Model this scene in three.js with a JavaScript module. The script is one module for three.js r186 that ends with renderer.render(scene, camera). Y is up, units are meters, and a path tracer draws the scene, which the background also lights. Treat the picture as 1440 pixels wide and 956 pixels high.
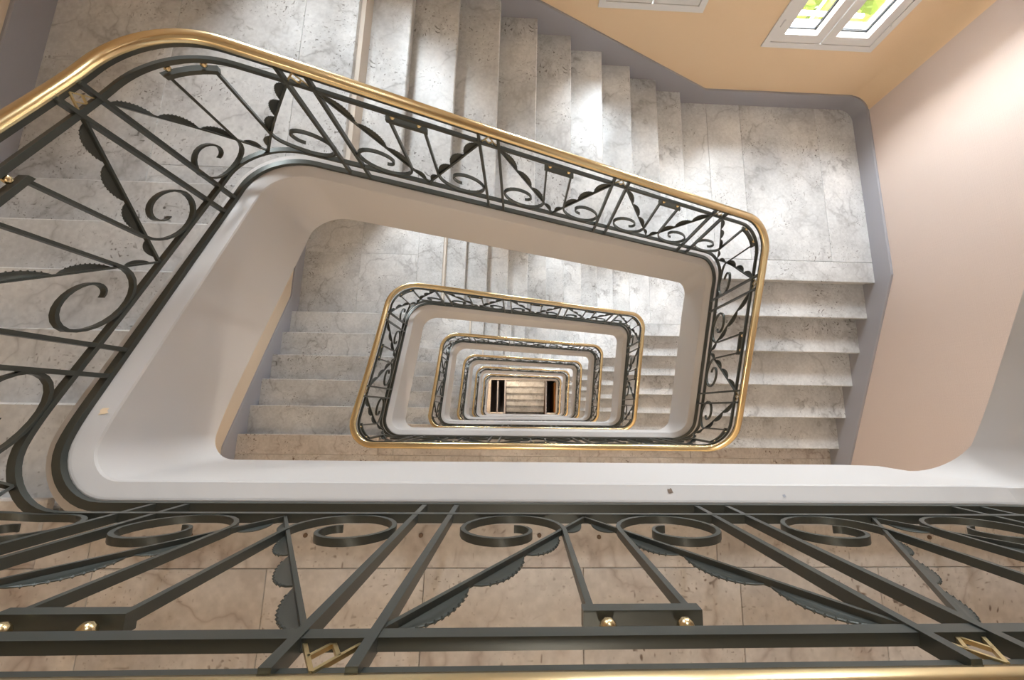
import * as THREE from 'three';
import { mergeGeometries } from 'three/addons/utils/BufferGeometryUtils.js';
import { RectAreaLightUniformsLib } from 'three/addons/lights/RectAreaLightUniformsLib.js';

// ------------------------------------------------------------------ camera, sky, light, exposure
// y = 0 is the floor of the landing the photographer stands on; the camera is held out over the well.
RectAreaLightUniformsLib.init();
const scene = new THREE.Scene();
const renderer = new THREE.WebGLRenderer({ antialias: true });
renderer.toneMapping = THREE.LinearToneMapping;
renderer.toneMappingExposure = 1.48;
renderer.shadowMap.enabled = true;
const camera = new THREE.PerspectiveCamera(2 * Math.atan(478 / 614.6067) * 180 / Math.PI, 1440 / 956, 0.05, 200);
{
  const p = 0.19900, ro = 0.24190, ya = 0.22410;
  const cp = Math.cos(p), sp = Math.sin(p), c = Math.cos(ro), s = Math.sin(ro);
  const F = [0, -cp, -sp], U = [0, sp, -cp], R = [1, 0, 0];
  const R2 = R.map((v, i) => c * v + s * U[i]), U2 = R.map((v, i) => -s * v + c * U[i]);
  const cy = Math.cos(ya), sy = Math.sin(ya);
  const yaw = (v) => new THREE.Vector3(v[0] * cy - v[2] * sy, v[1], v[0] * sy + v[2] * cy);
  const m = new THREE.Matrix4().makeBasis(yaw(R2), yaw(U2), yaw(F).negate());
  camera.quaternion.setFromRotationMatrix(m);
  camera.position.set(0, 1.6418, 0);
  camera.setViewOffset(1440, 956, -39.87, 24.23, 1440, 956);
}
scene.background = new THREE.Color(0.80, 0.90, 1.0);
scene.backgroundIntensity = 4.0;
const WINDOW_LIGHT = 84, LAMP_LIGHT = 2.0;

// ------------------------------------------------------------------ measures
const r = 0.16275, H = 22 * r, y1 = -6 * r, y2 = -16 * r;
const xWL = -3.18, xWR = 3.7185, zWB = -3.399, zWF = 2.4;
const gL = 0.3197, zL0 = 0.323, gT = 0.315, xT0 = -1.1732, gR = 0.3504, zR0 = -1.3391;
const STOREYS = 6, CEIL = 4.3, BOTTOM = -STOREYS * H - 3.2;
const ORD = ['topmost', 'second', 'third', 'fourth', 'fifth', 'sixth and lowest'];

// ------------------------------------------------------------------ helpers
let seed = 12345;
const rnd = () => { seed = (seed * 1664525 + 1013904223) >>> 0; return seed / 4294967296; };
const names = new Map();
function numbered(n) { const k = names.get(n) || 0; names.set(n, k + 1); return k ? n + '_' + String(k).padStart(3, '0') : n; }
function tag(o, label, category, group, kind) {
  o.userData.label = label; o.userData.category = category;
  if (group) o.userData.group = group;
  if (kind) o.userData.kind = kind;
  return o;
}
function top(name, label, category, kind, group) { const g = new THREE.Group(); g.name = numbered(name); scene.add(g); return tag(g, label, category, group, kind); }
function mesh(name, geo, mat, parent) {
  const m = new THREE.Mesh(geo, mat); m.name = parent === scene ? numbered(name) : name;
  m.castShadow = m.receiveShadow = true; parent.add(m); return m;
}
// a box from min to max with small chamfers on its top edges; uv in metres, shifted at random so no two pieces show the same veins
function slab(x0, x1, y0, y1_, z0, z1, c = 0.004) {
  const P = [], N = [], T = [], ou = rnd() * 7, ov = rnd() * 7, turn = rnd() < 0.5;
  const v = (x, y, z) => new THREE.Vector3(x, y, z);
  const b = [v(x0, y0, z0), v(x1, y0, z0), v(x1, y0, z1), v(x0, y0, z1)];
  const m = [v(x0, y1_ - c, z0), v(x1, y1_ - c, z0), v(x1, y1_ - c, z1), v(x0, y1_ - c, z1)];
  const t = [v(x0 + c, y1_, z0 + c), v(x1 - c, y1_, z0 + c), v(x1 - c, y1_, z1 - c), v(x0 + c, y1_, z1 - c)];
  const quad = (a, b2, c2, d) => {
    const n = new THREE.Vector3().subVectors(b2, a).cross(new THREE.Vector3().subVectors(c2, a)).normalize();
    for (const q of [a, b2, c2, a, c2, d]) {
      P.push(q.x, q.y, q.z); N.push(n.x, n.y, n.z);
      let uu, vv;
      if (Math.abs(n.y) > 0.6) { uu = q.x; vv = q.z; } else if (Math.abs(n.x) > 0.6) { uu = q.y; vv = q.z; } else { uu = q.x; vv = q.y; }
      T.push((turn ? vv : uu) + ou, (turn ? uu : vv) + ov);
    }
  };
  quad(t[0], t[3], t[2], t[1]); quad(b[0], b[1], b[2], b[3]);
  for (let i = 0; i < 4; i++) { const j = (i + 1) % 4; quad(b[i], m[i], m[j], b[j]); quad(m[i], t[i], t[j], m[j]); }
  const g = new THREE.BufferGeometry();
  g.setAttribute('position', new THREE.Float32BufferAttribute(P, 3));
  g.setAttribute('normal', new THREE.Float32BufferAttribute(N, 3));
  g.setAttribute('uv', new THREE.Float32BufferAttribute(T, 2));
  return g;
}
function box(x0, x1, y0, y1_, z0, z1) { const g = new THREE.BoxGeometry(x1 - x0, y1_ - y0, z1 - z0); g.translate((x0 + x1) / 2, (y0 + y1_) / 2, (z0 + z1) / 2); return g; }

// ------------------------------------------------------------------ textures (tileable value noise)
function noiseField(size, period, sd) {
  const lat = new Float32Array(period * period);
  let q = sd >>> 0;
  for (let i = 0; i < lat.length; i++) { q = (q * 1664525 + 1013904223) >>> 0; lat[i] = q / 4294967296; }
  return (x, y) => {
    x = ((x % 1) + 1) % 1 * period; y = ((y % 1) + 1) % 1 * period;
    const xi = Math.floor(x), yi = Math.floor(y); let fx = x - xi, fy = y - yi;
    fx = fx * fx * (3 - 2 * fx); fy = fy * fy * (3 - 2 * fy);
    const a = xi % period, b = (xi + 1) % period, c = (yi % period) * period, d = ((yi + 1) % period) * period;
    return (lat[c + a] * (1 - fx) + lat[c + b] * fx) * (1 - fy) + (lat[d + a] * (1 - fx) + lat[d + b] * fx) * fy;
  };
}
function fbm(base, oct, sd) {
  const f = []; for (let i = 0; i < oct; i++) f.push(noiseField(0, base << i, sd + i * 77));
  return (x, y) => { let a = 0, w = 0.5, t = 0; for (const n of f) { a += n(x, y) * w; t += w; w *= 0.5; } return a / t; };
}
function texture(size, fn, srgb) {
  const d = new Uint8Array(size * size * 4);
  for (let j = 0; j < size; j++) for (let i = 0; i < size; i++) {
    const c = fn(i / size, j / size), k = (j * size + i) * 4;
    d[k] = Math.max(0, Math.min(255, c[0])); d[k + 1] = Math.max(0, Math.min(255, c[1])); d[k + 2] = Math.max(0, Math.min(255, c[2])); d[k + 3] = 255;
  }
  const t = new THREE.DataTexture(d, size, size); t.wrapS = t.wrapT = THREE.RepeatWrapping;
  t.magFilter = THREE.LinearFilter; t.minFilter = THREE.LinearMipmapLinearFilter; t.generateMipmaps = true;
  if (srgb) t.colorSpace = THREE.SRGBColorSpace;
  t.needsUpdate = true; return t;
}
function marble(sd, base, cloud, veinCol, dotCol, stretch, veinAmt) {
  const a = fbm(3, 5, sd), b = fbm(4, 5, sd + 11), w1 = fbm(4, 4, sd + 23), w2 = fbm(4, 4, sd + 31), mask = fbm(3, 3, sd + 41), grain = fbm(64, 3, sd + 51), dots = noiseField(0, 96, sd + 61), dm = fbm(6, 3, sd + 71), fine = noiseField(0, 170, sd + 81), streak = fbm(8, 4, sd + 91);
  return texture(1024, (x, y) => {
    const wx = x + 0.16 * (w1(x, y) - 0.5), wy = y + 0.16 * (w2(x, y) - 0.5);
    const n = a(wx, wy), m = mask(x, y);
    const v1 = Math.pow(1 - Math.abs(2 * b(wx, wy) - 1), 26) * Math.max(0, (m - 0.42) * 4);
    const v2 = Math.pow(1 - Math.abs(2 * a(wx + 0.37, wy * 1) - 1), 40) * Math.max(0, (0.62 - m) * 2.4);
    const st = streak(x, (y * stretch) % 1) - 0.5;
    const dd = Math.max(0, dots(wx, wy) - 0.80) * 5 * Math.max(0, dm(x, y) - 0.42) * 4 + Math.max(0, fine(x, y) - 0.86) * 6 * Math.max(0, dm(y, x) - 0.45) * 3.5;
    const g = (grain(x, y) - 0.5) * 26 + st * 26;
    const vein = Math.min(1, (v1 + v2) * veinAmt), dot = Math.min(0.85, dd * 0.7);
    const out = [];
    for (let i = 0; i < 3; i++) {
      let c = base[i] + (n - 0.5) * cloud[i] + g;
      c += (veinCol[i] - c) * vein * 0.75; c += (dotCol[i] - c) * dot; out.push(c);
    }
    return out;
  }, true);
}
const tMarbleWhite = marble(101, [216, 217, 218], [40, 38, 36], [128, 127, 128], [82, 79, 77], 1, 0.65);
const tMarbleGrey = marble(303, [207, 208, 209], [44, 42, 40], [118, 116, 116], [74, 71, 68], 1, 0.6);
const tMarbleBeige = marble(505, [211, 205, 200], [44, 46, 48], [120, 100, 90], [96, 80, 70], 1, 0.6);
const wallFbm = fbm(5, 4, 900), wallFine = noiseField(0, 256, 901), wallLine = noiseField(0, 128, 905), wallLine2 = noiseField(0, 40, 907);
const tWallBump = texture(512, (x, y) => { const c = 90 + wallFine(x, y) * 70 + wallLine(0.3, y) * 60 + wallLine2(x, 0.2) * 20 + wallFbm(x, y) * 30; return [c, c, c]; }, false);
const rep = (t, k) => { const c = t.clone(); c.repeat.set(k, k); c.needsUpdate = true; return c; };
const S = (o) => new THREE.MeshStandardMaterial(o);
const M = {
  marbleWhite: S({ map: rep(tMarbleWhite, 0.8), roughness: 0.36 }),
  marbleGrey: S({ map: rep(tMarbleGrey, 0.8), roughness: 0.36 }),
  marbleBeige: S({ map: rep(tMarbleBeige, 0.8), roughness: 0.34 }),
  wallPink: S({ color: new THREE.Color('#dccbc2'), roughness: 0.85, bumpMap: rep(tWallBump, 2.2), bumpScale: 0.0025 }),
  wallCream: S({ color: new THREE.Color('#e4d2bc'), roughness: 0.85, bumpMap: rep(tWallBump, 2.2), bumpScale: 0.0025 }),
  wall: S({ color: new THREE.Color('#f0d4b0'), roughness: 0.85, bumpMap: rep(tWallBump, 2.2), bumpScale: 0.0025 }),
  ceiling: S({ color: new THREE.Color('#d9cfc4'), roughness: 0.9 }),
  string: S({ color: new THREE.Color('#c6c2c0'), roughness: 0.5 }),
  skirting: S({ color: new THREE.Color('#a6a6ae'), roughness: 0.5 }),
  iron: S({ color: new THREE.Color('#454844'), roughness: 0.36, metalness: 0.35 }),
  brass: S({ color: new THREE.Color(0.72, 0.58, 0.34), roughness: 0.26, metalness: 1 }),
  brassDull: S({ color: new THREE.Color(0.60, 0.48, 0.26), roughness: 0.4, metalness: 1 }),
  frame: S({ color: new THREE.Color('#e8e6e4'), roughness: 0.45 }),
  gasket: S({ color: new THREE.Color('#15161a'), roughness: 0.6 }),
  glass: new THREE.MeshPhysicalMaterial({ color: 0xffffff, roughness: 0.02, transmission: 1, thickness: 0, ior: 1.5 }),
  white: S({ color: new THREE.Color('#f0efec'), roughness: 0.5 }),
  leaf: S({ color: new THREE.Color('#a9b850'), roughness: 0.9 }),
  leafDark: S({ color: new THREE.Color('#6f9440'), roughness: 0.9 }),
  bark: S({ color: new THREE.Color('#6b5a48'), roughness: 0.9 }),
  gravel: S({ color: new THREE.Color('#e6e0d2'), roughness: 0.95 }),
  plaster: S({ color: new THREE.Color('#f2ede2'), roughness: 0.9 }),
  wood: S({ color: new THREE.Color('#8a5a2c'), roughness: 0.45 }),
  brownWood: S({ color: new THREE.Color('#76543c'), roughness: 0.6 }),
  plug: S({ color: new THREE.Color('#75604f'), roughness: 0.6 }),
  chip: S({ color: new THREE.Color('#e6cfae'), roughness: 0.8 }),
};

// ------------------------------------------------------------------ the path of the well edge (bottom bar of the railing), one loop per storey
const CORN = [[1.955, 0.325], [-1.53, 0.325], [-1.53, -1.425], [1.955, -1.475]]; // near/right, near/left, far/left, far/right
const RCS = [0.2, 0.2, 0.28, 0.2];
const segs = [];
{
  const arcs = CORN.map((c, i) => {
    const p = CORN[(i + 3) % 4], n = CORN[(i + 1) % 4];
    const d1 = new THREE.Vector2(c[0] - p[0], c[1] - p[1]).normalize(), d2 = new THREE.Vector2(n[0] - c[0], n[1] - c[1]).normalize();
    const turn = Math.atan2(d1.x * d2.y - d1.y * d2.x, d1.dot(d2)), t = RCS[i] * Math.tan(Math.abs(turn) / 2);
    return { a: new THREE.Vector2(c[0] - d1.x * t, c[1] - d1.y * t), b: new THREE.Vector2(c[0] + d2.x * t, c[1] + d2.y * t), d1, d2, turn, R: RCS[i] };
  });
  let s = 0;
  for (let i = 0; i < 4; i++) {
    const A = arcs[i], B = arcs[(i + 1) % 4], len = A.b.distanceTo(B.a);
    segs.push({ s0: s, len, line: true, p: A.b, d: A.d2 }); s += len;
    const al = B.R * Math.abs(B.turn); segs.push({ s0: s, len: al, p: B.a, d: B.d1, turn: B.turn, R: B.R }); s += al;
  }
}
const LOOP = segs[7].s0 + segs[7].len;
function plan(s) {
  const k = Math.floor(s / LOOP); let q = s - k * LOOP, g = segs[0];
  for (const e of segs) if (q >= e.s0 - 1e-9) g = e;
  q -= g.s0;
  if (g.line) return { x: g.p.x + g.d.x * q, z: g.p.y + g.d.y * q, hx: g.d.x, hz: g.d.y, k };
  const a = g.turn * q / g.len, sg = Math.sign(g.turn), h0 = Math.atan2(g.d.y, g.d.x), h = h0 + a;
  return { x: g.p.x + sg * g.R * (Math.sin(h) - Math.sin(h0)), z: g.p.y - sg * g.R * (Math.cos(h) - Math.cos(h0)), hx: Math.cos(h), hz: Math.sin(h), k };
}
// heights of the bottom bar: level on the near side, falling with the three flights
const KN = [[segs[0].s0, 0.095], [segs[1].s0, 0.095], [segs[2].s0, 0.05], [segs[3].s0, -0.62], [segs[4].s0, -0.825], [segs[5].s0, -2.33], [segs[6].s0, -2.58], [segs[7].s0, -3.25], [LOOP, 0.095 - H]];
const DS = 0.01, NT = Math.round(LOOP / DS), raw = [];
for (let i = -200; i < NT + 200; i++) {
  const s = i / NT * LOOP, k = Math.floor(s / LOOP), q = s - k * LOOP; let j = 0; while (j < KN.length - 2 && q > KN[j + 1][0]) j++;
  raw.push(KN[j][1] + (KN[j + 1][1] - KN[j][1]) * (q - KN[j][0]) / (KN[j + 1][0] - KN[j][0]) - k * H);
}
function blur(a, w) { const o = a.slice(); for (let i = w; i < a.length - w; i++) { let t = 0; for (let j = -w; j <= w; j++) t += a[i + j]; o[i] = t / (2 * w + 1); } return o; }
const HT = blur(blur(raw, 7), 7), HTsoft = blur(blur(raw, 16), 16);
function look(tab, s) {
  const k = Math.floor(s / LOOP), q = (s - k * LOOP) / LOOP * NT + 200, i = Math.floor(q), f = q - i;
  return tab[i] * (1 - f) + tab[i + 1] * f - k * H;
}
// the rails stand a little lower over the flights than on the level: share of the full railing height along the path
const VK = [[segs[0].s0, 1.008], [segs[1].s0, 1.008], [segs[2].s0, 0.97], [segs[2].s0 + 0.55, 0.915], [segs[3].s0, 0.91], [segs[4].s0, 0.94], [segs[4].s0 + 1.0, 0.93], [segs[5].s0, 0.925], [segs[6].s0, 0.985], [segs[7].s0, 1.0], [LOOP, 1.008]];
const vraw = [];
for (let i = -200; i < NT + 200; i++) {
  const s = i / NT * LOOP, q = s - Math.floor(s / LOOP) * LOOP; let j = 0; while (j < VK.length - 2 && q > VK[j + 1][0]) j++;
  vraw.push(VK[j][1] + (VK[j + 1][1] - VK[j][1]) * (q - VK[j][0]) / (VK[j + 1][0] - VK[j][0]));
}
const VT = blur(blur(vraw, 14), 14);
const vs = (s) => VT[Math.round((s / LOOP - Math.floor(s / LOOP)) * NT) + 200];
const hb = (s) => look(HT, s), hbSoft = (s) => look(HTsoft, s);
// point at path length s, u metres towards the well, v metres above the bottom bar
function at(s, u, v) { const p = plan(s); return [p.x - p.hz * u, hb(s) + (v > 0.02 ? v * vs(s) : v), p.z + p.hx * u]; }
const sOf = (seg, d) => segs[seg].s0 + d;                      // d metres along a side
const sNear = (x) => sOf(0, segs[0].p.x - x), sLeft = (z) => sOf(2, segs[2].p.y - z), sTop = (x) => sOf(4, x - segs[4].p.x), sRight = (z) => sOf(6, z - segs[6].p.y);
function samples(s0, s1, coarse = 0.35, fine = 0.03) {
  const cuts = new Set([s0, s1]);
  for (let k = Math.floor(s0 / LOOP) - 1; k <= Math.floor(s1 / LOOP) + 1; k++) for (const g of segs) if (!g.line) {
    const a = g.s0 + k * LOOP - 0.24, b = g.s0 + g.len + k * LOOP + 0.24;
    for (let t = a; t <= b + 1e-6; t += fine) if (t > s0 && t < s1) cuts.add(t);
  }
  const L = [...cuts].sort((a, b) => a - b), out = [L[0]];
  for (let i = 1; i < L.length; i++) { const n = Math.ceil((L[i] - L[i - 1]) / coarse); for (let j = 1; j <= n; j++) out.push(L[i - 1] + (L[i] - L[i - 1]) * j / n); }
  return out;
}
// sweep a closed profile [[u, v] ...] along the path; hard edges unless smooth
function sweep(s0, s1, prof, smooth, pos, fine) {
  const ss = samples(s0, s1, 0.35, fine), n = prof.length, P = [], T = [], I = [];
  const f = pos || ((s, u, v) => at(s, u, v));
  let peri = 0;
  if (smooth) {
    for (const s of ss) for (let j = 0; j <= n; j++) { const q = prof[j % n]; P.push(...f(s, q[0], q[1])); T.push(s, j / n * 0.2); }
    for (let i = 0; i < ss.length - 1; i++) for (let j = 0; j < n; j++) { const a = i * (n + 1) + j, b = a + 1, c = a + n + 1, d = c + 1; I.push(a, c, b, b, c, d); }
  } else for (let j = 0; j < n; j++) {
    const q = prof[j], w = prof[(j + 1) % n], base = P.length / 3, len = Math.hypot(w[0] - q[0], w[1] - q[1]);
    for (const s of ss) { P.push(...f(s, q[0], q[1]), ...f(s, w[0], w[1])); T.push(s, peri, s, peri + len); }
    for (let i = 0; i < ss.length - 1; i++) { const a = base + i * 2; I.push(a, a + 2, a + 1, a + 1, a + 2, a + 3); }
    peri += len;
  }
  for (const [s, flip] of [[ss[0], 0], [ss[ss.length - 1], 1]]) {      // end caps
    const base = P.length / 3; for (const q of prof) { P.push(...f(s, q[0], q[1])); T.push(q[0], q[1]); }
    for (const t of THREE.ShapeUtils.triangulateShape(prof.map((q) => new THREE.Vector2(q[0], q[1])), [])) flip ? I.push(base + t[0], base + t[1], base + t[2]) : I.push(base + t[2], base + t[1], base + t[0]);
  }
  const g = new THREE.BufferGeometry();
  g.setAttribute('position', new THREE.Float32BufferAttribute(P, 3)); g.setAttribute('uv', new THREE.Float32BufferAttribute(T, 2)); g.setIndex(I);
  g.computeVertexNormals(); return g;
}
const rect = (u0, u1, v0, v1) => [[u0, v0], [u0, v1], [u1, v1], [u1, v0]];
// a flat bar that follows a drawn line [[s, v] ...] in the railing's own surface: t thick in that surface, d deep across it
function bar(line, t, d, u0 = 0, taper = 0) {
  const n = line.length, P = [], I = [], T = [];
  const nor = line.map((p, i) => { const a = line[Math.max(0, i - 1)], b = line[Math.min(n - 1, i + 1)], dx = b[0] - a[0], dy = b[1] - a[1], l = Math.hypot(dx, dy) || 1; return [-dy / l, dx / l]; });
  const cs = [[1, 1], [1, -1], [-1, -1], [-1, 1]];
  const pt = (i, c) => { const k = 1 - taper * Math.max(0, (i / (n - 1) - 0.7) / 0.3); return at(line[i][0] + nor[i][0] * t / 2 * c[0] * k, u0 + d / 2 * c[1], line[i][1] + nor[i][1] * t / 2 * c[0] * k); };
  for (let j = 0; j < 4; j++) {
    const base = P.length / 3;
    for (let i = 0; i < n; i++) { P.push(...pt(i, cs[j]), ...pt(i, cs[(j + 1) % 4])); T.push(i, 0, i, 1); }
    for (let i = 0; i < n - 1; i++) { const a = base + i * 2; I.push(a, a + 1, a + 2, a + 1, a + 3, a + 2); }
  }
  for (const i of [0, n - 1]) { const base = P.length / 3; for (const c of cs) { P.push(...pt(i, c)); T.push(0, 0); } i ? I.push(base, base + 1, base + 2, base, base + 2, base + 3) : I.push(base, base + 2, base + 1, base, base + 3, base + 2); }
  const g = new THREE.BufferGeometry();
  g.setAttribute('position', new THREE.Float32BufferAttribute(P, 3)); g.setAttribute('uv', new THREE.Float32BufferAttribute(T, 2)); g.setIndex(I);
  g.computeVertexNormals(); return g;
}
const lerpLine = (a, b, n) => Array.from({ length: n + 1 }, (_, i) => [a[0] + (b[0] - a[0]) * i / n, a[1] + (b[1] - a[1]) * i / n]);

// ------------------------------------------------------------------ walls, ceiling, ground
const windows = [];                                            // [x0, x1, bottom, top] of every opening in the far wall
for (let k = -1; k < STOREYS; k++) {
  if (k >= 0) windows.push([2.219, 3.272, -1.80 - k * H, -0.25 - k * H]);
  windows.push([0.612, 1.502, -1.48 - k * H, 0.05 - k * H]);
  if (k >= 0) windows.push([-1.65, -0.75, -0.45 - k * H, 1.15 - k * H]);
}
{
  const sh = new THREE.Shape([[xWL - 0.3, BOTTOM], [xWR + 0.3, BOTTOM], [xWR + 0.3, CEIL], [xWL - 0.3, CEIL]].map((p) => new THREE.Vector2(...p)));
  for (const w of windows) sh.holes.push(new THREE.Path([[w[0], w[2]], [w[0], w[3]], [w[1], w[3]], [w[1], w[2]]].map((p) => new THREE.Vector2(...p))));
  const g = new THREE.ExtrudeGeometry(sh, { depth: 0.3, bevelEnabled: false }); g.translate(0, 0, zWB - 0.3);
  tag(mesh('wall_back', g, M.wall, scene), 'peach painted far wall of the stairwell pierced by casement windows', 'wall', null, 'structure');
  const side = (x0, x1, z0, z1, n, l) => {
    const w = x1 - x0 > z1 - z0, L = w ? x1 - x0 : z1 - z0;
    const e = new THREE.ExtrudeGeometry(new THREE.Shape([[0, BOTTOM], [L, BOTTOM], [L, CEIL], [0, CEIL]].map((p) => new THREE.Vector2(...p))), { depth: 0.3, bevelEnabled: false });
    if (w) e.translate(x0, 0, z0); else { e.rotateY(-Math.PI / 2); e.translate(x1, 0, z0); }
    tag(mesh(n, e, n === 'wall_right' ? M.wallPink : n === 'wall_left' ? M.wallCream : M.wall, scene), l, 'wall', null, 'structure');
  };
  side(xWR, xWR + 0.3, zWB, zWF, 'wall_right', 'tall pinkish beige wall with a fine woven texture beside the short lower flights');
  side(xWL - 0.3, xWL, zWB, zWF, 'wall_left', 'cream textured wall beside the flights that leave each floor landing');
  side(xWL - 0.3, xWR + 0.3, zWF, zWF + 0.3, 'wall_front', 'plain beige wall behind the floor landings');
  tag(mesh('ceiling', box(xWL - 0.3, xWR + 0.3, CEIL, CEIL + 0.25, zWB - 0.3, zWF + 0.3), M.ceiling, scene), 'plain plaster ceiling over the stairwell', 'ceiling', null, 'structure');
  // rounded corner between far wall and the wall beside the short flights
  const c = new THREE.Shape(), R = 0.17; c.moveTo(xWR, zWB); c.lineTo(xWR - R, zWB); c.absarc(xWR - R, zWB + R, R, -Math.PI / 2, 0, false); c.lineTo(xWR, zWB);
  const cg = new THREE.ExtrudeGeometry(c, { depth: CEIL - BOTTOM, bevelEnabled: false, curveSegments: 10 }); cg.rotateX(Math.PI / 2); cg.translate(0, CEIL, 0);
  tag(mesh('trim_1', cg, M.wall, scene), 'rounded plaster corner joining the far wall and the pinkish wall', 'wall corner', null, 'structure');
}

// ------------------------------------------------------------------ floor landings (level sides), quarter landings and flights
function floorLanding(k) {
  const y = -k * H, g = top('floor', k ? `floor landing of beige marble slabs, ${ORD[k - 1]} one below the near landing` : 'floor landing of pinkish beige marble slabs behind the near railing', 'landing', 'structure', 'floor landings');
  const zc = 0.325 + 0.05, th = 0.03;
  mesh('slab_base', box(xWL, xWR, y - 0.32, y - th, 0.40, zWF), M.ceiling, g);
  const row = (z0, z1, xs, mat) => { for (let i = 0; i < xs.length - 1; i++) mesh('slab', slab(xs[i] + 0.001, xs[i + 1] - 0.001, y - th, y, z0 + 0.001, z1 - 0.001, 0.002), mat, g); };
  const near = k < 2;
  row(zc, 0.54, [-1.585, -1.42, 0.71, 2.01], M.marbleBeige);
  mesh('slab', slab(xWL, -1.59, y - th, y, 0.323, 0.54, 0.006), M.marbleBeige, g);
  mesh('slab', slab(2.015, xWR, y - th, y, 0.42, 0.54, 0.004), M.marbleBeige, g);
  const xs = [xWL, -2.5, -1.95, -1.397, -0.836, -0.311, 0.234, 0.787, 1.293, 1.83, 2.4, 3.0, xWR];
  row(0.54, 1.08, xs, M.marbleBeige);
  if (near) { row(1.08, 1.62, xs.map((x, i) => (i && i < xs.length - 1 ? x + 0.26 : x)), M.marbleBeige); row(1.62, zWF, xs, M.marbleBeige); } else mesh('slab', slab(xWL, xWR, y - th, y, 1.08, zWF), M.marbleBeige, g);
  if (k < 2) for (const x of [-1.1, -0.72, -0.33, 0.08, 0.29, 0.5, 0.8, 1.1, 1.5]) { const c = new THREE.CylinderGeometry(0.007, 0.008, 0.005, 10); c.translate(x, y + 0.002, 0.435 + (x > 0.2 ? 0.005 : 0)); mesh('anchor_plug', c, M.plug, g); }
  return g;
}
function quarterLandings(k) {
  const o = -k * H, th = 0.04;
  if (k >= 0) {
    const y = o + y1, a = top('stair_landing', `grey marble quarter landing where the ${ORD[k]} long flight starts`, 'landing', 'structure', 'upper quarter landings');
    mesh('slab_base', box(xWL, xT0 + 0.03, y - 0.3, y - th, zWB, -1.50), M.ceiling, a);
    mesh('slab_base', box(xWL, -1.60, y - 0.3, y - th, -1.50, -1.276 + 0.03), M.ceiling, a);
    const P = (x0, x1, z0, z1, m) => mesh('slab', slab(x0 + 0.001, x1 - 0.001, y - th, y, z0 + 0.001, z1 - 0.001, 0.002), m, a);
    P(-1.535, xT0, zWB, -1.475, M.marbleGrey);
    P(-2.36, -1.535, -2.2, -1.475, M.marbleWhite); P(-2.36, -1.535, zWB, -2.2, M.marbleGrey);
    P(xWL, -2.36, -2.2, -1.246, M.marbleGrey); P(xWL, -2.36, zWB, -2.2, M.marbleWhite);
    P(-2.36, -1.585, -1.475, -1.246, M.marbleWhite);
  }
  const y = o + y2, b = top('stair_landing', k < 0 ? 'grey marble quarter landing above the near landing' : `speckled marble quarter landing under the window at the foot of the ${ORD[k]} long flight`, 'landing', 'structure', 'lower quarter landings');
  mesh('slab_base', box(1.66 - 0.03, xWR, y - 0.3, y - th, zWB, -1.54), M.ceiling, b);
  mesh('slab_base', box(2.03, xWR, y - 0.3, y - th, -1.54, zR0 - 0.03), M.ceiling, b);
  const Q = (x0, x1, z0, z1, m) => mesh('slab', slab(x0 + 0.001, x1 - 0.001, y - th, y, z0 + 0.001, z1 - 0.001, 0.002), m, b);
  Q(1.63, 2.01, zWB, -1.525, M.marbleWhite); Q(2.01, 2.39, zWB, -1.56, M.marbleWhite); Q(2.39, 3.26, zWB, -1.56, M.marbleGrey); Q(3.26, xWR, zWB, -1.56, M.marbleWhite);
  mesh('slab', slab(2.01, xWR, y - th, y, -1.56, zR0, 0.006), M.marbleGrey, b);
}
// a flight in its own frame: it falls along +x from its first edge at x = 0, y = 0; treads reach from z = 0 to z = width
function flight(name, label, n, g, width, place, mats, group) {
  const f = top(name, label, 'stairs', null, group); f.position.set(...place.p); f.rotation.y = place.turn;
  const th = 0.042, over = 0.028;
  for (let k = 1; k <= n; k++) {
    const x = (k - 1) * g - over;                                            // face of the riser under edge k-1
    mesh('riser', slab(x - 0.02, x, -k * r - (k < n ? th : 0.0), -(k - 1) * r - th, 0.012, width, 0.001), mats[(k + 1) % mats.length], f);
    if (k < n) mesh('tread', slab(x - 0.005, k * g, -k * r - th, -k * r, 0.012, width, 0.007), mats[(k * 7 + (rnd() < 0.4 ? 1 : 0)) % mats.length], f);
  }
  // sloping slab under the steps
  const sl = r / g, X = n * g, sh = new THREE.Shape([[-0.02, -th - 0.02], [-0.02, -0.42], [0.1, -0.42 - 0.1 * sl], [X - g - 0.02, -(n - 1) * r - 0.42], [X - g - 0.02, -n * r - 0.03]].map((p) => new THREE.Vector2(...p)));
  const pts = [[-over - 0.02, -th]];
  for (let k = 1; k <= n; k++) { const x = (k - 1) * g - over - 0.02; pts.push([x, -k * r - th - 0.001]); if (k < n) pts.push([k * g - over - 0.02, -k * r - th - 0.001]); }
  pts.push([(n - 1) * g - over - 0.02, -n * r - 0.3], [-over - 0.02, -0.3]);
  const e = new THREE.ExtrudeGeometry(new THREE.Shape(pts.map((p) => new THREE.Vector2(...p))), { depth: width - 0.012, bevelEnabled: false }); e.translate(0, 0, 0.012);
  mesh('soffit', e, M.ceiling, f);
  return f;
}
const mixLow = [M.marbleWhite, M.marbleGrey];
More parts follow.
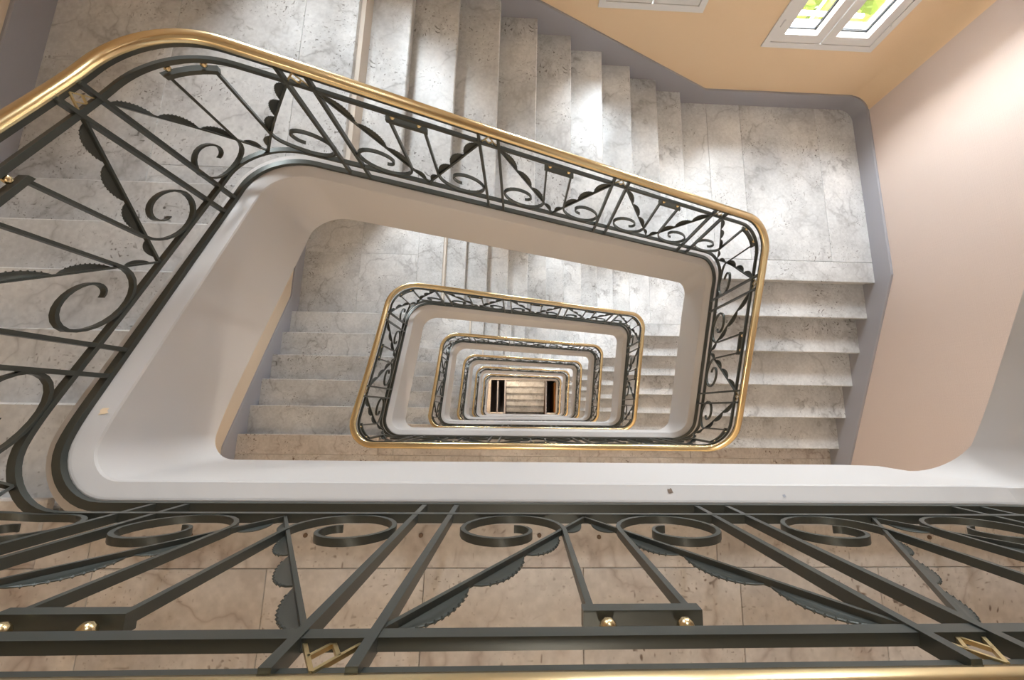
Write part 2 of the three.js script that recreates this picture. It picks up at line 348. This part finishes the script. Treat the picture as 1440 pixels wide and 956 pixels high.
for (let k = -1; k < STOREYS; k++) {
  const o = -k * H;
  if (k >= 0) {
    floorLanding(k);
    flight('stair_flight', `marble steps going down from the ${k ? ORD[k - 1] + ' floor landing below' : 'near floor landing beside its railing'}`, 6, gL, 1.60, { p: [-1.58, o, zL0], turn: Math.PI / 2 }, mixLow, 'flights leaving the floor landings').position.set(xWL, o, zL0);
    flight('stair_flight', `${ORD[k]} long flight of pale marble steps along the window wall`, 10, gT, 1.892, { p: [xT0, o + y1, zWB], turn: 0 }, [M.marbleWhite, M.marbleWhite, M.marbleGrey], 'long flights along the window wall');
  }
  const fr = flight('stair_flight', k < 0 ? 'marble steps coming down to the near landing from the storey above' : `${ORD[k]} short flight of marble steps beside the pinkish wall below the window landing`, 6, gR, 1.705, { p: [xWR, o + y2, zR0], turn: -Math.PI / 2 }, mixLow, 'flights reaching the floor landings');
  quarterLandings(k);
}

// ------------------------------------------------------------------ plaster string round the well, one length per storey
let trimNo = 1;
function string(k, s0, s1, depth, label) {
  const prof = [[-0.055, -0.012], [0.018, -0.012], [0.024, -0.015], [0.068, -0.045], [0.072, -0.054], [0.072, -1], [-0.055, -1]];
  const pos = (s, u, v) => { const p = at(s, u, v > -0.5 ? v : 0); if (v <= -0.5) p[1] = hbSoft(s) - depth; return p; };
  const m = mesh('trim_' + (++trimNo), sweep(s0, s1, prof, false, pos), M.string, scene); tag(m, label, 'stair string', 'plaster strings round the well', 'structure');
  return m;
}
function paintChip(parent, s, t, size, mat) {                      // flake of missing paint lying on the sloping edge of the band
  const P = [], I = [], n = 10, c = [0.024 + 0.044 * t, -0.015 - 0.030 * t];
  const pt = (a, q) => at(s + Math.cos(a) * size * q, c[0] + 0.0006 + Math.sin(a) * size * 0.82 * q, c[1] + 0.0014 - Math.sin(a) * size * 0.56 * q);
  P.push(...pt(0, 0)); for (let i = 0; i < n; i++) P.push(...pt(i / n * 6.283, 0.75 + 0.25 * Math.sin(i * 2.4)));
  for (let i = 0; i < n; i++) I.push(0, 1 + i, 1 + (i + 1) % n);
  const g = new THREE.BufferGeometry(); g.setAttribute('position', new THREE.Float32BufferAttribute(P, 3)); g.setIndex(I); g.computeVertexNormals();
  mesh('paint_chip', g, mat, parent);
}
const firstString = [];
for (let k = 0; k < STOREYS; k++) firstString.push(string(k, k * LOOP, (k + 1) * LOOP, 0.64, `pale plaster band edging the well, ${ORD[k]} turn`));
paintChip(firstString[0], sLeft(0.03), 0.45, 0.016, M.chip); paintChip(firstString[0], sNear(0.53), 0.6, 0.012, M.plug); paintChip(firstString[0], sNear(0.93), 0.3, 0.008, M.skirting);
string(-1, sRight(-1.2) - LOOP, 0, 0.47, 'grey plaster band under the flight that comes down to the near landing');
{
  const y = -STOREYS * H, g = top('floor', 'ground floor of beige marble at the bottom of the well', 'floor', 'structure');
  for (const [a, b, c, d] of [[xWL, xWR, 0.33, zWF], [xWL, -1.5, zWB, 0.33], [1.93, xWR, zWB, 0.33], [-1.5, 1.93, zWB, -1.46]]) mesh('slab', slab(a, b, y - 0.3, y, c, d), M.marbleBeige, g);
}

// ------------------------------------------------------------------ skirting boards
function skirting(name, pts, place, label) {            // pts: top line and lower line of the board in wall coordinates
  const e = new THREE.ExtrudeGeometry(new THREE.Shape(pts.map((p) => new THREE.Vector2(...p))), { depth: 0.018, bevelEnabled: true, bevelSize: 0.006, bevelThickness: 0.006, bevelSegments: 1 });
  e.translate(0, 0, -0.002); const m = mesh(name, e, M.skirting, scene); place(m); tag(m, label, 'skirting', name.replace('_', ' ') + 's', 'structure');
}
const SK = 0.205;
for (let k = -1; k < STOREYS; k++) {
  const o = -k * H;
  if (k >= 0) {
    // far wall: landing, slope, landing
    const xa = xT0 - 0.1, xb = xT0 + 9 * gT + 0.26;
    skirting('baseboard_back', [[xWL + 0.02, y1 + SK + o], [xa, y1 + SK + o], [xb, y2 + SK + o], [xWR - 0.17, y2 + SK + o], [xWR - 0.17, y2 - 0.02 + o], [xT0 + 9 * gT, y2 - 0.02 + o], [xT0, y1 - 0.25 + o], [xT0 - 0.1, y1 - 0.03 + o], [xWL + 0.02, y1 - 0.03 + o]], (m) => m.position.set(0, 0, zWB), `grey skirting stepping down the window wall, ${ORD[k]} storey`);
    // wall beside the flights that leave the floor landings (wall coordinate = -z)
    const za = zL0 + 0.12, zb = zL0 - 5 * gL - 0.2;
    skirting('baseboard_left', [[-zWF, SK + o], [-za, SK + o], [-zb, y1 + SK + o], [-zWB - 0.02, y1 + SK + o], [-zWB - 0.02, y1 - 0.03 + o], [-zb, y1 - 0.03 + o], [-zL0, -0.25 + o], [-zL0 - 0, -0.03 + o], [-zWF, -0.03 + o]], (m) => { m.rotation.y = Math.PI / 2; m.position.set(xWL, 0, 0); }, `grey skirting beside the steps, ${ORD[k]} storey on the cream wall`);
  }
  // wall beside the short flights (wall coordinate = z)
  const zc = zR0 - 0.03, zd = zR0 + 5 * gR + 0.33;
  skirting('baseboard_right', [[zWB + 0.17, y2 + SK + o], [zc, y2 + SK + o], [zd, -H + SK + o], [zWF, -H + SK + o], [zWF, -H - 0.03 + o], [zR0 + 5 * gR, -H - 0.03 + o], [zR0, y2 - 0.25 + o], [zR0 - 0.05, y2 - 0.03 + o], [zWB + 0.17, y2 - 0.03 + o]], (m) => { m.rotation.y = -Math.PI / 2; m.position.set(xWR, 0, 0); }, k < 0 ? 'grey skirting above the near landing on the pinkish wall' : `grey skirting beside the short flight, ${ORD[k]} storey`);
  // curved piece in the rounded corner
  const c = new THREE.Shape(), R = 0.17, cx = xWR - R, cz = zWB + R; c.absarc(cx, cz, R + 0.002, -Math.PI / 2, 0, false); c.absarc(cx, cz, R - 0.022, 0, -Math.PI / 2, true);
  const e = new THREE.ExtrudeGeometry(c, { depth: SK + 0.025, bevelEnabled: false, curveSegments: 10 }); e.rotateX(Math.PI / 2); e.translate(0, y2 + SK + o, 0);
  tag(mesh('baseboard_corner', e, M.skirting, scene), k < 0 ? 'curved grey skirting in the corner above the near landing' : `curved grey skirting in the rounded corner, ${ORD[k]} storey`, 'skirting', 'curved corner skirtings', 'structure');
}

// ------------------------------------------------------------------ windows with their daylight
let winNo = 0;
const WNAME = ['over the quarter landing', 'over the steps of the long flight', 'at the head of the long flight'];
windows.forEach((w, i) => {
  const k = i < 1 ? -1 : Math.floor((i - 1) / 3), which = i < 1 ? 1 : (i - 1) % 3;
  const [x0, x1, b, t] = w, g = top('window_' + (++winNo), k < 0 ? `white double casement window of the storey above ${WNAME[which]}` : `white double casement window ${WNAME[which]}, ${ORD[k]} storey`, 'window', 'structure');
  const z = zWB, F = 0.045, mid = (x0 + x1) / 2;
  const bars = (name, a, c, d, e, fw, z0, z1, mat, parent) => mesh(name, mergeGeometries([box(a, a + fw, d, e, z0, z1), box(c - fw, c, d, e, z0, z1), box(a + fw, c - fw, d, d + fw, z0, z1), box(a + fw, c - fw, e - fw, e, z0, z1)]), mat, parent);
  bars('window_frame', x0 - 0.012, x1 + 0.012, b - 0.012, t + 0.012, F + 0.012, z - 0.10, z + 0.014, M.frame, g);
  for (const [a, c] of [[x0 + F, mid - 0.003], [mid + 0.003, x1 - F]]) {
    const sash = bars('casement', a + 0.003, c - 0.003, b + F + 0.003, t - F - 0.003, 0.085, z - 0.085, z + 0.006, M.frame, g);
    bars('gasket', a + 0.086, c - 0.086, b + F + 0.086, t - F - 0.086, 0.012, z - 0.083, z - 0.06, M.gasket, sash);
    mesh('pane', box(a + 0.08, c - 0.08, b + F + 0.08, t - F - 0.08, z - 0.082, z - 0.076), M.glass, sash);
    if (t - b > 1) for (const yy of [b + 0.25, t - 0.25]) { const h = new THREE.CylinderGeometry(0.008, 0.008, 0.07, 8); h.translate(a < mid - 0.1 ? a : c, yy, z + 0.016); mesh('hinge', h, M.frame, sash); }
  }
  // white guard rail outside
  const gr = [];
  for (const yy of [b - 0.16, b + 0.02, b + 0.30]) gr.push(box(x0 + 0.05, x1 - 0.05, yy, yy + 0.03, z - 0.36, z - 0.33));
  for (let q = 1; q < 6; q++) { const xx = x0 + (x1 - x0) * q / 6; gr.push(box(xx - 0.009, xx + 0.009, b - 0.16, b + 0.30, z - 0.355, z - 0.335)); }
  mesh('guard_rail', mergeGeometries(gr), M.white, g);
  mesh('outer_sill', box(x0, x1, b - 0.02, b + 0.012, z - 0.30, z - 0.10), M.white, g);
  // daylight entering through the upper part of the opening
  const lb = b + 0.62, L = new THREE.RectAreaLight(new THREE.Color(0.89, 0.96, 1.0), WINDOW_LIGHT, x1 - x0 - 0.3, t - 0.14 - lb);
  L.position.set(mid, (lb + t - 0.14) / 2, z - 0.68); L.lookAt(mid, (lb + t - 0.14) / 2, z + 5); scene.add(L); L.name = 'window_daylight';
});

// ------------------------------------------------------------------ warm ceiling lamps under the floor landings
for (let k = 0; k <= STOREYS; k++) for (const x of [0.2]) {
  const y = k ? -(k - 1) * H - 0.32 : 2.95, z = 1.45;
  const l = top('ceiling_lamp', k ? `round opal ceiling lamp under the ${k > 1 ? ORD[k - 2] + ' floor landing below' : 'near floor landing'}` : 'round opal lamp hanging above the near landing', 'lamp', null, 'opal landing lamps');
  l.position.set(x, y, z);
  const d = new THREE.SphereGeometry(0.13, 20, 10, 0, Math.PI * 2, Math.PI / 2, Math.PI / 2); d.scale(1, 0.6, 1); d.translate(0, -0.03, 0);
  mesh('shade', d, new THREE.MeshStandardMaterial({ color: 0xfff1dc, emissive: new THREE.Color(1, 0.80, 0.55), emissiveIntensity: 2 }), l);
  mesh('mount', new THREE.CylinderGeometry(0.135, 0.135, k ? 0.03 : 0.03, 20).translate(0, -0.015, 0), M.frame, l);
  if (!k) mesh('rod', new THREE.CylinderGeometry(0.01, 0.01, CEIL - y, 8).translate(0, (CEIL - y) / 2, 0), M.brass, l);
  const P = new THREE.PointLight(new THREE.Color(1, 0.92, 0.81), LAMP_LIGHT * (k < STOREYS - 1 ? 1 : 1.6), 0, 2); P.position.set(0, -0.18, 0); P.castShadow = true; P.shadow.radius = 5; l.add(P);
}

// ------------------------------------------------------------------ railings: one per storey, twelve panels each
const PAIRS = [sNear(1.558), sNear(0.655), sNear(-0.25), sNear(-1.105), sLeft(-0.15), sLeft(-1.02), sTop(-1.03), sTop(-0.2), sTop(0.632), sTop(1.487), sRight(-1.06), sRight(-0.13)];
const GAP = 0.052, V1 = 0.135, V2 = 0.835, V3 = 0.935;
const oval = Array.from({ length: 18 }, (_, i) => { const a = i / 18 * Math.PI * 2, c = Math.cos(a), q = Math.sin(a); return [-0.02 + 0.029 * Math.sign(c) * Math.pow(Math.abs(c), 0.8), V3 + (q > 0 ? 0.026 : 0.018) * Math.sign(q) * Math.pow(Math.abs(q), 0.8)]; });
function scroll(c, sg) {                                           // J bar: down from the plate, then curling outwards into a spiral
  const L = lerpLine([c + sg * -0.08, V2 - 0.075], [c + sg * -0.075, 0.30], 6);
  const cx = -0.22, cy = 0.285, turns = [[0, 0.145], [-90, 0.138], [-180, 0.128], [-270, 0.088], [-360, 0.05], [-430, 0.03]];
  for (let a = -10; a >= -430; a -= 14) { let i = 0; while (a < turns[i + 1][0]) i++; const f = (turns[i][0] - a) / (turns[i][0] - turns[i + 1][0]), q = turns[i][1] + (turns[i + 1][1] - turns[i][1]) * f, rr = a * Math.PI / 180; L.push([c + sg * (cx + q * Math.cos(rr)), cy + q * Math.sin(rr)]); }
  return L;
}
function lobes(a, b, sg, sizes) {                                  // scalloped leaf along a rod from a to b, in the railing surface, bulging out of it
  const out = [], dx = b[0] - a[0], dy = b[1] - a[1], l = Math.hypot(dx, dy), ex = dx / l, ey = dy / l, nx = -ey * sg, ny = ex * sg;
  for (const [t0, t1, w] of sizes) {
    const n = 12, m = 4, P = [], I = [], T = [];
    for (const side of [1, -1]) for (let i = 0; i <= n; i++) for (let j = 0; j <= m; j++) {
      const t = t0 + (t1 - t0) * i / n, q = i / n, ww = w * Math.pow(Math.sin(Math.PI * Math.pow(q, 0.85)), 0.75), f = j / m;
      const s = a[0] + dx * t + nx * ww * f, v = a[1] + dy * t + ny * ww * f;
      P.push(...at(s, -0.004 - 0.24 * ww * Math.sin(Math.PI * f * 0.6) + side * 0.0016 + (j === m ? 0.002 * Math.sin(i * Math.PI) : 0), v)); T.push(q, f);
    }
    const N = (n + 1) * (m + 1);
    for (let i = 0; i < n; i++) for (let j = 0; j < m; j++) { const p = i * (m + 1) + j, c = p + m + 1; I.push(p, c, p + 1, p + 1, c, c + 1, N + p, N + p + 1, N + c, N + p + 1, N + c + 1, N + c); }
    for (let i = 0; i < n; i++) { const p = i * (m + 1) + m, c = p + m + 1; I.push(p, c, N + p, c, N + c, N + p); }
    const g = new THREE.BufferGeometry(); g.setAttribute('position', new THREE.Float32BufferAttribute(P, 3)); g.setAttribute('uv', new THREE.Float32BufferAttribute(T, 2)); g.setIndex(I); g.computeVertexNormals(); out.push(g);
    // beaded rim
    if (w > 0.03) { const R = []; for (let i = 2; i < n - 1; i++) { const q = i / n, t = t0 + (t1 - t0) * q, ww = w * Math.pow(Math.sin(Math.PI * Math.pow(q, 0.85)), 0.75); const bd = new THREE.OctahedronGeometry(0.0042, 0); bd.deleteAttribute('normal'); const p = at(a[0] + dx * t + nx * ww, -0.004 - 0.228 * ww, a[1] + dy * t + ny * ww); bd.translate(...p); bd.computeVertexNormals(); R.push(bd); } out.push(...R.map((x) => { const y = x.toNonIndexed ? x : x; return y; })); }
  }
  return mergeGeometries(out.map((x) => (x.index ? x.toNonIndexed() : x)));
}
function balls(c, v) { return [-0.06, 0.06].map((d) => { const b = new THREE.SphereGeometry(0.014, 10, 8); b.translate(...at(c + d, 0, v)); return b; }); }
function ornament(p) {                                             // brass lattice between the paired bars under the handrail
  const b = V2 + 0.01, t = V3 - 0.022, w = GAP - 0.012, B = (a, c) => bar(lerpLine(a, c, 1), 0.0055, 0.006);
  const L = [p - w, b], R = [p + w, b], A = [p, t], lm = [(L[0] + A[0]) / 2, (L[1] + A[1]) / 2], rm = [(R[0] + A[0]) / 2, (R[1] + A[1]) / 2];
  return mergeGeometries([B(L, A), B(R, A), B(lm, [lm[0] + (R[0] - A[0]) / 2, b]), B(rm, [rm[0] + (L[0] - A[0]) / 2, b])]);
}
function railing(k, from = 0) {
  const o = k * LOOP, full = k < 2, first = k < 0 ? 10 : 0;
  const R = top('stair_railing', k < 0 ? 'black iron railing with brass handrail on the flight reaching the near landing from above' : `black wrought iron railing with brass handrail round the well, ${ORD[k]} turn`, 'railing', null, 'railings round the well');
  const s0 = o + from, s1 = o + LOOP;
  mesh('handrail', sweep(s0, s1, oval, true), M.brass, R);
  mesh('handrail_core', sweep(s0, s1, rect(-0.03, 0.0, V3 - 0.034, V3 - 0.012), false), M.iron, R);
  mesh('upper_rail', sweep(s0, s1, rect(-0.009, 0.009, V2 - 0.013, V2 + 0.013), false), M.iron, R);
  mesh('lower_rail', sweep(s0, s1, rect(-0.013, 0.013, V1 - 0.010, V1 + 0.010), false), M.iron, R);
  mesh('base_bar', sweep(s0, s1, rect(-0.014, 0.014, -0.012, 0.012), false), M.iron, R);
  const bits = [];                                                // lower down, a panel is one piece
  const put = (name, g, mat, parent = R) => { if (full) return mesh(name, g, mat, parent); if (mat === M.iron) bits.push(g.index ? g.toNonIndexed() : g); return null; };
  const clean = (g) => { const q = g.index ? g.toNonIndexed() : g; return q; };
  for (let i = first; i < PAIRS.length; i++) {
    const p = PAIRS[i] + o;
    for (const d of [-GAP, GAP]) put('picket', bar(lerpLine([p + d, 0.012], [p + d, V3 - 0.012], 1), 0.016, 0.024), M.iron);
    const orn = ornament(p); if (k < 3) mesh('brass_ornament', orn, M.brassDull, R);
    // panel between this pair and the next
    const nx = i + 1 < PAIRS.length ? PAIRS[i + 1] + o : PAIRS[0] + o + LOOP;
    const c = (p + nx) / 2, half = (nx - p) / 2 - GAP, wide = half / 0.395;
    const plateG = bar(lerpLine([c - 0.095, V2 - 0.062], [c + 0.095, V2 - 0.062], 6), 0.024, 0.03);
    const plate = put('spacer_plate', plateG, M.iron);
    if (full) for (const b of balls(c, V2 - 0.03)) mesh('brass_ball', b, M.brass, plate);
    for (const sg of [1, -1]) {
      put('scroll_bar', bar(scroll(c, sg), 0.012, 0.02, 0, 0.55), M.iron);
      const a = [c - sg * half, V2 - 0.015], b = [c, V1 + 0.012];
      const rod = put('leaf_rod', bar(lerpLine(a, b, 8), 0.009, 0.014), M.iron);
      const lf = lobes(a, b, sg, [[0.03, 0.28, 0.031], [0.28, 0.54, 0.033], [0.54, 0.77, 0.031], [0.82, 0.96, 0.022]]);
      if (full) mesh('leaf', lf, M.iron, rod); else if (k < 4) bits.push(lf);
    }
    if (!full) { mesh('railing_panel', mergeGeometries(bits.map((g) => { const q = clean(g); for (const n of Object.keys(q.attributes)) if (!['position', 'normal', 'uv'].includes(n)) q.deleteAttribute(n); return q; })), M.iron, R); bits.length = 0; }
  }
}
for (let k = 0; k < STOREYS; k++) railing(k);
railing(-1, sRight(-1.2));

// ------------------------------------------------------------------ bottom of the well: a last flight between dark cellar openings
{
  const y = -STOREYS * H;
  flight('stair_flight', 'narrow marble steps at the very bottom of the well between dark openings', 7, 0.33, 2.03, { p: [-0.70, y, -1.46], turn: -Math.PI / 2 }, mixLow, 'flights reaching the floor landings').position.set(1.33, y, -1.46);
  for (const [x, l] of [[-0.778, 'brown wooden partition beside the bottom steps, next to the pair of dark openings'], [1.345, 'brown wooden partition beside the bottom steps, next to the wood lined opening']]) {
    const w = top('partition', l, 'partition', null, 'partitions beside the bottom steps'); w.position.set(x, y, -0.6);
    mesh('panel', box(0, 0.06, -3.2, 0.02, -0.84, 0.9), M.brownWood, w); mesh('top_rail', box(-0.01, 0.07, 0.02, 0.06, -0.84, 0.9), M.skirting, w);
  }
  const lining = top('wood_lining', 'honey coloured wood lining of the dark opening beside the bottom steps', 'lining'); lining.position.set(1.80, y, -0.6);
  mesh('board', box(0, 0.10, -3.2, 0.02, -0.75, 0.85), M.wood, lining); mesh('cross_bar', box(-0.37, 0.10, -0.02, 0.03, 0.80, 0.88), M.frame, lining);
  const post = top('cellar_post', 'grey post dividing the dark opening beside the bottom steps', 'post'); post.position.set(-1.14, y, -0.6);
  mesh('post_body', box(-0.03, 0.03, -3.2, 0.03, -0.80, 0.85), M.skirting, post); mesh('cross_bar', box(-0.35, 0.33, -0.02, 0.03, 0.80, 0.88), M.frame, post);
  const wl = top('ceiling_lamp', 'opal lamp under the lowest long flight lighting the bottom steps', 'lamp'); wl.position.set(-0.75, y + 1.6, -2.2);
  mesh('rod', new THREE.CylinderGeometry(0.012, 0.012, 0.1, 8).translate(0, 0.08, 0), M.brass, wl);
  mesh('shade', new THREE.SphereGeometry(0.11, 20, 12).translate(0, -0.05, 0), new THREE.MeshStandardMaterial({ color: 0xfff1dc, emissive: new THREE.Color(1, 0.82, 0.58), emissiveIntensity: 2 }), wl);
  const wp = new THREE.PointLight(new THREE.Color(1, 0.86, 0.66), 6, 0, 2); wp.position.set(0, -0.05, 0); wp.castShadow = true; wp.shadow.radius = 4; wl.add(wp);
  tag(mesh('floor', box(xWL, xWR, BOTTOM - 0.1, BOTTOM, zWB, zWF), M.skirting, scene), 'grey cellar floor under the bottom of the stairwell', 'floor', null, 'structure');
}

// ------------------------------------------------------------------ garden seen through the window
{
  const gy = -STOREYS * H;
  tag(mesh('ground', box(-30, 40, gy - 0.3, gy, -60, zWB - 0.35), M.gravel, scene), 'pale garden ground outside the window', 'ground', null, 'structure');
  const tree = (name, label, x, y, z, rr, mat, sd) => {
    const t = top(name, label, 'tree', null, 'garden trees'); t.position.set(x, gy, z);
    mesh('trunk', new THREE.CylinderGeometry(0.12, 0.25, y - gy, 10).translate(0, (y - gy) / 2, 0), M.bark, t);
    const nf = fbm(8, 3, sd), parts = []; let q = sd;
    const rr2 = () => { q = (q * 1664525 + 1013904223) >>> 0; return q / 4294967296; };
    for (let i = 0; i < 900; i++) { const a = rr2() * 6.283, b = Math.acos(2 * rr2() - 1), d = rr * (0.55 + 0.45 * Math.cbrt(rr2())); const g = new THREE.OctahedronGeometry(0.16 + rr2() * 0.2, 0); g.scale(1, 0.35, 1); g.rotateX(rr2() * 3); g.rotateZ(rr2() * 3); g.translate(d * Math.sin(b) * Math.cos(a), y - gy + d * Math.cos(b) * 0.8, d * Math.sin(b) * Math.sin(a)); parts.push(g); }
    mesh('foliage', mergeGeometries(parts), mat, t);
  };
  tree('garden_tree', 'bright green tree crown below the window', 8.5, -9, -12, 2.6, M.leaf, 77);
  tree('garden_tree', 'darker green tree crown beyond the window rail', 13, -7.5, -14.5, 2.4, M.leafDark, 177);
  const b = top('garden_house', 'white house front across the garden', 'building'); b.position.set(18, gy, -26);
  mesh('house_wall', box(-8, 12, 0, 14, -4, 0), M.plaster, b);
}
renderer.render(scene, camera);
